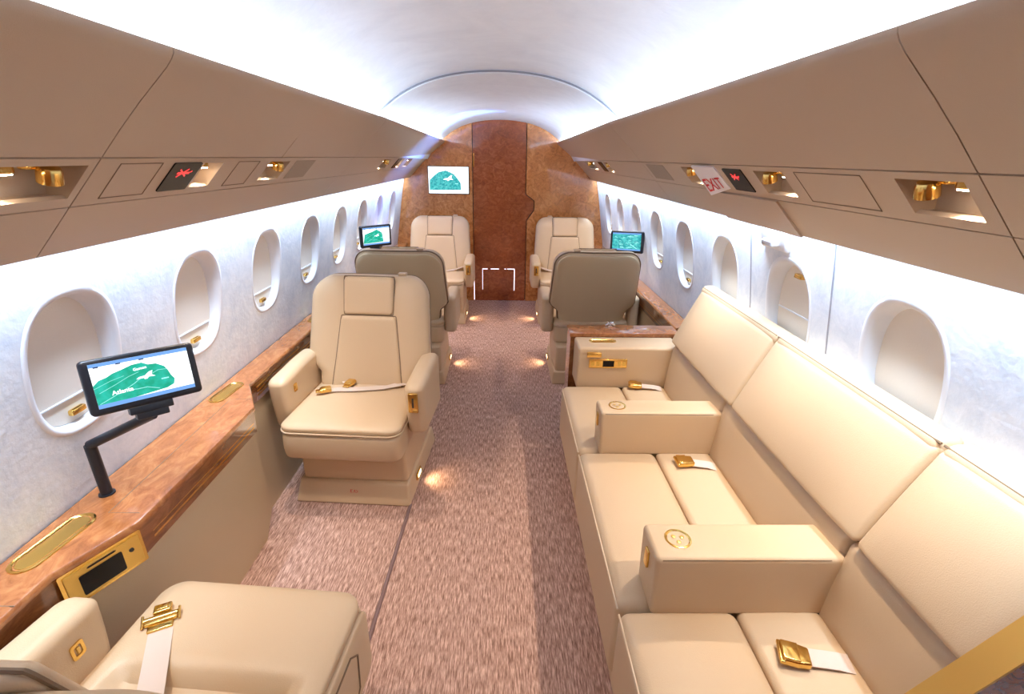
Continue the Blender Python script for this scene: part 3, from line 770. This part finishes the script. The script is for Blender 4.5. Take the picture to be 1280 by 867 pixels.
chE = armchair('cream armchair on the right turned away, beyond the wood cabinet', 1, belts=None)
chA = armchair('cream armchair at the bottom left corner with a hanging belt', -1, low_arm=True, belts='none', arm_front=-.175)
def put(o, loc, rz): o.location = loc; o.rotation_euler = (0, 0, rz)
put(chB, (-.633, 2.085, 0), R(-4)); put(chD, (-.595, 4.66, 0), R(0)); put(chF, (.640, 4.66, 0), R(0))
put(chC, (-.640, 3.34, 0), PI); put(chE, (.648, 3.36, 0), PI)
put(chA, (-.610, .605, 0), PI - R(5))
for sd, z in ((1, 0),):  # the near chair's loose belt, local to that chair
    s = MB(); s.ribbon([(.02, .06, .468), (.06, -.02, .470), (.11, -.10, .4665), (.155, -.17, .461), (.178, -.205, .458)], (1, .55, 0), .050); so = s.build('seat_belt', STRAP, chA)
    b = MB(); b.rbox((0, 0, .010), (.034, .010, .005), .004, n=1, k=2); b.tube([(-.037, .012, .008), (-.037, -.016, .018)], .003, 8); b.tube([(.037, .012, .008), (.037, -.016, .018)], .003, 8)
    b.rbox((0, .016, .006), (.026, .012, .004), .003, n=1, k=2); b.tube([(-.034, -.004, .012), (.034, -.004, .012)], .0075, 10); b.rbox((0, -.030, .012), (.019, .013, .006), .004, n=1, k=2); b.rbox((0, -.030, .018), (.012, .008, .003), .002, n=1, k=2)
    b.xform(Matrix.Translation((.186, -.216, .456)) @ Matrix.Rotation(R(30), 4, 'Z')); b.build('belt_buckle', GOLD, so)

# ------------------------------------------------------------------ sofa
so = empty('sofa', (.70, 1.4, 0), 0, 'long cream leather sofa with two box armrests along the right wall', 'sofa')
YC = [.55, .900, 1.612, 2.20]
bs = MB(); bs.rbox((.64, (YC[0] + YC[-1]) / 2, .155), (.270, (YC[-1] - YC[0]) / 2 - .002, .155), .012, n=2, k=2); bs.build('sofa_base', LEATHER, so, world=True)
for a, b in zip(YC, YC[1:]):
    yc, hy = (a + b) / 2, (b - a) / 2 - .002
    def sf(x, y, z, yc=yc, hy=hy):
        if z > .40: z += .012 * max(0, 1 - ((x - .49) / .17)**2) * max(0, 1 - ((y - yc) / hy)**4)
        return (x, y, z)
    m = MB(); m.rbox((.485, yc, .285), (.153, hy, .138), (.032, .026, .032), n=(8, 8, 6), k=5, f=sf); fo = m.build('seat_cushion', LEATHER, so, world=True)
    MB().tube([(.3315 + .028 * (1 - math.cos(u * PI / 2)) * 0 + .004, a + .008 + (b - a - .016) * i / 10, .408) for i in range(11) for u in (0,)], .0028, 6).build('cushion_piping', PIPING, fo, world=True)
    def rf_(x, y, z, yc=yc, hy=hy):
        if z > .40: z += .008 * max(0, 1 - ((x - .745) / .11)**2) * max(0, 1 - ((y - yc) / hy)**4)
        return (x, y, z)
    m = MB(); m.rbox((.748, yc, .33), (.1085, hy, .091), (.018, .018, .018), n=(6, 8, 2), k=4, f=rf_); m.build('rear_seat_cushion', LEATHER, so, world=True)
    # lower back
    def lf_(x, y, z): return (x + (z - .40) * .10, y, z)
    m = MB(); m.rbox((.905, yc, .525), (.055, hy, .128), (.022, .016, .022), n=(2, 6, 8), k=4, f=lambda x, y, z, yc=yc, hy=hy: ((x + (z - .40) * .10 - (.012 * max(0, 1 - ((z - .53) / .12)**2) * max(0, 1 - ((y - yc) / hy)**4) if x < .90 else 0)), y, z)); m.build('lower_back', LEATHER, so, world=True)
UB = [.55, .872, 1.545, 2.215]
for i, (a, b) in enumerate(zip(UB, UB[1:])):
    yc, hy = (a + b) / 2, (b - a) / 2 - .0015
    def uf(x, y, z, yc=yc, hy=hy):
        u = (z - .66) / .30
        bul = .020 * max(0, 1 - ((z - .80) / .16)**2) * max(0, 1 - ((y - yc) / hy)**6) if x < .92 else 0
        # narrow with height, lean to the wall
        return (x + (z - .66) * .44 - bul, y, z)
    m = MB(); m.rbox((.905, yc, .795), (.044, hy, .137), (.018, .014, .020), n=(2, 8, 10), k=4, f=uf); uo = m.build('upper_back', LEATHER, so, world=True)
    r_ = MB(); rx, rz = 1.000, .918
    r_.rbox((rx + .012, yc, rz), (.037, hy + (.012 if i == 2 else 0), .030), (.028, .020, .028), n=(2, 6, 2), k=5); r_.build('back_roll', LEATHER, so, world=True)
    MB().tube([(.9835, a + .004 + (b - a - .008) * j / 8, .9365) for j in range(9)], .0030, 6).build('roll_seam', SEAM, uo, world=True)
# dark joints behind seat and between the backs
m = MB(); m.box(.858, .875, YC[0], YC[-1], .35, .402); m.box(.900, .93, YC[0], YC[-1], .640, .668); m.build('sofa_joint', GAP, so, world=True)
def box_arm(y0, y1, label):
    zt, zb = .600, .412
    def af(x, y, z): return (x + ((z - zb) * .18 if x > .7 else (.006 * (zt - z) / .19)), y, z)
    m = MB(); m.rbox((.650, (y0 + y1) / 2, (zt + zb) / 2), (.242, (y1 - y0) / 2, (zt - zb) / 2), (.012, .012, .014), n=3, k=3, f=af); a = m.build('box_armrest', LEATHER, so, world=True)
    s = MB(); s.tube([(x, y0 + .0025, zt - .006) for x in (.424, .60, .84)], .0016, 5); s.build('armrest_stitch', SEAM, a, world=True)
    M = Matrix.Translation((.482, (y0 + y1) / 2 + .005, zt - .001))
    g = MB(); g.lathe([(.030, -.003), (.0335, .001), (.0335, .0025), (.0295, .0030), (.027, .0012), (.026, .0004)], M, 28); c_ = g.build('cup_holder', GOLD, a, world=True)
    s = MB()
    for k in range(3): s.lathe([(.004, .0), (.006, .0016), (.0045, .0022), (.0005, .0022)], M @ Matrix.Translation((.012 * math.cos(k * 2.1 + .4), .012 * math.sin(k * 2.1 + .4), .001)), 10)
    s.lathe([(.0265, -.0005), (.026, .0006), (.0005, .0006)], M, 24); s.build('cup_holder_studs', GOLD_D, c_, world=True)
    g = MB(); g.rbox((.4075, (y0 + y1) / 2, .545), (.004, .012, .026), .003, n=1, k=2); go = g.build('armrest_latch', GOLD, a, world=True)
    return a
box_arm(.885, 1.012, ''); box_arm(1.598, 1.712, '')
# end console arm with controls
m = MB(); m.rbox((.645, 2.285, .515), (.237, .082, .112), (.012, .014, .014), n=3, k=3, f=lambda x, y, z: (x + ((z - .41) * .2 if x > .7 else 0), y, z)); ca = m.build('console_arm', LEATHER, so, world=True)
M_t = None
def ctray():
    z = .628; pts = lambda d, zz: [(.545 + x, 2.300 + y, zz) for x, y in [(b, a) for a, b in stadium(0, 0, .020 - d, .070 - d)]]
    g = MB(); g.loft([pts(-.001, z - .003), pts(0, z + .002), pts(.003, z + .003), pts(.006, z + .001), pts(.007, z - .001), pts(.012, z + .0005)], cap=False); t_ = g.build('console_tray', GOLD, ca, world=True)
    MB().loft([pts(.0115, z + .0003), pts(.0115, z + .0010)]).build('tray_liner', GOLD_D, t_, world=True)
ctray()
g = MB(); g.rbox((.487, 2.199, .592), (.036, .006, .013), .003, n=1, k=2); g.rbox((.478, 2.190, .596), (.026, .006, .004), .002, n=1, k=2); g.build('console_latch', GOLD, ca, world=True)
g = MB(); g.rbox((.560, 2.202, .545), (.096, .005, .024), .003, n=1, k=2); cp2 = g.build('console_panel', GOLD, ca, world=True)
MB().box(.533, .590, 2.1955, 2.1975, .528, .560).build('console_screen', GLASSBLK, cp2, world=True)
g = MB()
for x in (.482, .508, .616, .638): g.box(x - .008, x + .008, 2.1955, 2.1975, .534, .556)
g.build('console_keys', GOLD_D, cp2, world=True)
# belts on the sofa
def sofa_belt(x, y, rz, ln):
    s = MB(); z = .434
    s.ribbon([(x + ln, y - .01, .425), (x + ln * .7, y - .008, z), (x + .02, y, z + .004)], [(.15, 1, .1), (.1, 1, 0), (.1, 1, 0)], .045); b_ = s.build('seat_belt', STRAP, so, world=True)
    k = MB(); k.rbox((0, 0, .010), (.030, .027, .010), (.006, .006, .006), n=2, k=3, f=lambda x_, y_, z_: (x_, y_ * (1 - .15 * (x_ > 0)), z_)); k.rbox((-.012, 0, .020), (.018, .024, .003), .0025, n=1, k=2); k.rbox((-.030, 0, .010), (.006, .029, .005), .003, n=1, k=2)
    k.xform(Matrix.Translation((x, y, z - .001)) @ Matrix.Rotation(rz, 4, 'Z')); k.build('belt_buckle', GOLD, b_, world=True)
sofa_belt(.710, .757, R(-18), .13); sofa_belt(.722, 1.515, R(0), .115); sofa_belt(.702, 2.168, R(-12), .13)

# wood cabinet closing the far end of the sofa
cb = empty('end_cabinet', (.66, 2.45, 0), 0, 'burl wood cabinet with flat top at the far end of the sofa', 'cabinet')
MB().box(.390, .965, 2.375, 2.500, 0, .622).build('cabinet_body', BURL_EDGE, cb, world=True)
m = MB(); m.rbox((.677, 2.437, .633), (.292, .068, .0115), .004, n=1, k=2); m.build('cabinet_top', BURL_LEDGE, cb, world=True)
kn = empty('glass_knob', (.62, 2.490, .645), 0, 'small clear crossed knob standing on the end cabinet', 'knob')
m = MB(); m.tube([(.596, 2.49, .648), (.622, 2.49, .664), (.646, 2.49, .650)], .005, 8); m.tube([(.604, 2.492, .666), (.622, 2.49, .652), (.640, 2.488, .667)], .004, 8); m.lathe([(.012, 0), (.012, .004), (.004, .006), (.004, .012)], Matrix.Translation((.621, 2.49, .6446)), 12)
m.build('knob_body', CHROME, kn, world=True)
# gold edged panel closing the near end of the sofa
ep = empty('end_partition', (.80, .52, 0), 0, 'dark wood partition with a gold edge at the bottom right corner', 'partition')
pr = [(.36, 0), (.36, .44), (.60, .44), (.70, .579), (.97, .957), (1.03, .957), (1.06, 0)]
slab('panel_board', pr, .500, .545, BURL_EDGE, parent=ep, world=True)
def rib(p0, p1, w):
    d = (Vector(p1) - Vector(p0)).normalized(); n_ = Vector((-d.y, d.x)) * w; return [(p0[0], p0[1]), (p1[0], p1[1]), (p1[0] + n_.x, p1[1] + n_.y), (p0[0] + n_.x, p0[1] + n_.y)]
slab('gold_edge', rib((.60, .44), (.97, .957), .005), .499, .546, mat('antique gold edge', (.70, .38, .09), .35, 1.), parent=ep, world=True)

# raised carpet seam from the armchair plinth
cs = MB(); cs.tube([(-.388, 1.80, .0015), (-.396, 1.55, .0015), (-.402, 1.30, .0015), (-.408, 1.10, .0015), (-.414, .98, .0015), (-.424, .92, .0015), (-.445, .885, .0015), (-.48, .872, .0015)], .0075, 8)
tag(cs.build('floor_cord', mat('mauve cord cover', (.22, .14, .13), .9)), 'thin mauve cord lying on the carpet from the armchair base', 'cord')

# ------------------------------------------------------------------ lights
def area(name, loc, direction, sx, sy, watts, col, spread=180, ydir=(0, 1, 0)):
    l = bpy.data.lights.new(name, 'AREA'); l.shape = 'RECTANGLE'; l.size = sx; l.size_y = sy; l.energy = watts; l.color = col; l.spread = R(spread)
    o = bpy.data.objects.new(name, l); C.objects.link(o); o.location = loc
    z = -Vector(direction).normalized(); y = Vector(ydir); x = y.cross(z).normalized(); y = z.cross(x)
    o.matrix_basis = Matrix(((x.x, y.x, z.x, loc[0]), (x.y, y.y, z.y, loc[1]), (x.z, y.z, z.z, loc[2]), (0, 0, 0, 1)))
    return o
COOL = (.60, .77, 1.)
COVE, WASH, READ = 23, 16, 23
for sd in (-1, 1):
    ln = YS - Y0; area('cove_led', (sd * .600, (Y0 + YS) / 2, 1.657), (-sd * .85, 0, .53), .016, ln - .02, COVE * ln / 6, COOL)
    ln = YB - YS; area('cove_led', (sd * .600, (YB + YS) / 2, 1.644), (-sd * .85, 0, .53), .016, ln - .02, COVE * 1.7 * ln / 6, COOL)
    ln = YB - Y0; area('wall_led', (sd * .955, (YB + Y0) / 2, 1.318), (sd * .20, 0, -1), .022, ln - .02, WASH * ln / 6, COOL, 75)
WARM = (1., .83, .67)
def spot(loc, to, w, ang=80, blend=.6, col=WARM, rad=.012, name='reading_lamp'):
    l = bpy.data.lights.new(name, 'SPOT'); l.energy = w; l.spot_size = R(ang); l.spot_blend = blend; l.color = col; l.shadow_soft_size = rad
    o = bpy.data.objects.new(name, l); C.objects.link(o); o.location = loc
    o.rotation_euler = (Vector(to) - Vector(loc)).to_track_quat('-Z', 'Y').to_euler()
for y, tx, ty in ((.845, -.60, .75), (1.405, -.70, 1.5), (1.80, -.64, 1.95), (3.46, -.62, 3.6), (4.03, -.6, 4.2), (4.35, -.6, 4.6)):
    spot((-.790, y, 1.457), (tx, ty, .45), READ, 104, 1.)
for y, tx, ty in ((.815, .62, .80), (1.35, .62, 1.28), (1.985, .62, 1.9), (3.64, .62, 3.6), (4.30, .6, 4.5)):
    spot((.790, y, 1.457), (tx, ty, .42), READ * 1.2, 108, 1.)
spot((.53, 4.40, 1.672), (-.65, 4.40, 1.60), 240, 50, .9, (.10, .25, 1.), .01, 'added_blue_spot')  # added blue spot without a known fitting, tints the far left bin
# foot lights beside the plinths
for x, y, sx in ((-.355, 1.99, 1), (-.352, 3.44, 1), (.368, 3.46, -1), (-.31, 4.56, 1), (.355, 4.56, -1)):
    spot((x + sx * .004, y, .062), (x + sx * .10, y, 0), 1.2, 120, .8, (1., .70, .42), .01, 'foot_lamp')

w = bpy.data.worlds.new('World'); bpy.context.scene.world = w; w.use_nodes = True
w.node_tree.nodes['Background'].inputs['Color'].default_value = (.5, .55, .6, 1); w.node_tree.nodes['Background'].inputs['Strength'].default_value = .2

# ------------------------------------------------------------------ camera
f_, vp, h_, roll_, cx_ = 600., (630, 196), 1.5, .5, .03
def dcam(px, py): return Vector(((px - 640) / f_, (py - 433.5) / f_, 1.)).normalized()
yv = dcam(*vp); X = Vector((yv.z, 0, -yv.x)).normalized(); Z = X.cross(yv)
X, Z = math.cos(R(roll_)) * X - math.sin(R(roll_)) * Z, math.cos(R(roll_)) * Z + math.sin(R(roll_)) * X
Rm = Matrix((X, yv, Z))                       # camera (x right, y down, z forward) -> world
right = Rm @ Vector((1, 0, 0)); up = Rm @ Vector((0, -1, 0)); back = Rm @ Vector((0, 0, -1))
cam = bpy.data.cameras.new('camera'); cam.sensor_width = 36; cam.lens = f_ / 1280 * 36; cam.clip_start = .02
co_ = bpy.data.objects.new('camera', cam); C.objects.link(co_)
co_.matrix_world = Matrix(((right.x, up.x, back.x, cx_), (right.y, up.y, back.y, 0), (right.z, up.z, back.z, h_), (0, 0, 0, 1)))
sc = bpy.context.scene; sc.camera = co_
vs = sc.view_settings; vs.view_transform = 'Standard'; vs.look = 'None'; vs.gamma = 1; vs.use_curve_mapping = False; vs.exposure = .22
sc.cycles.use_denoising = True
sc.cycles.max_bounces = 10; sc.cycles.diffuse_bounces = 6; sc.cycles.sample_clamp_indirect = 6
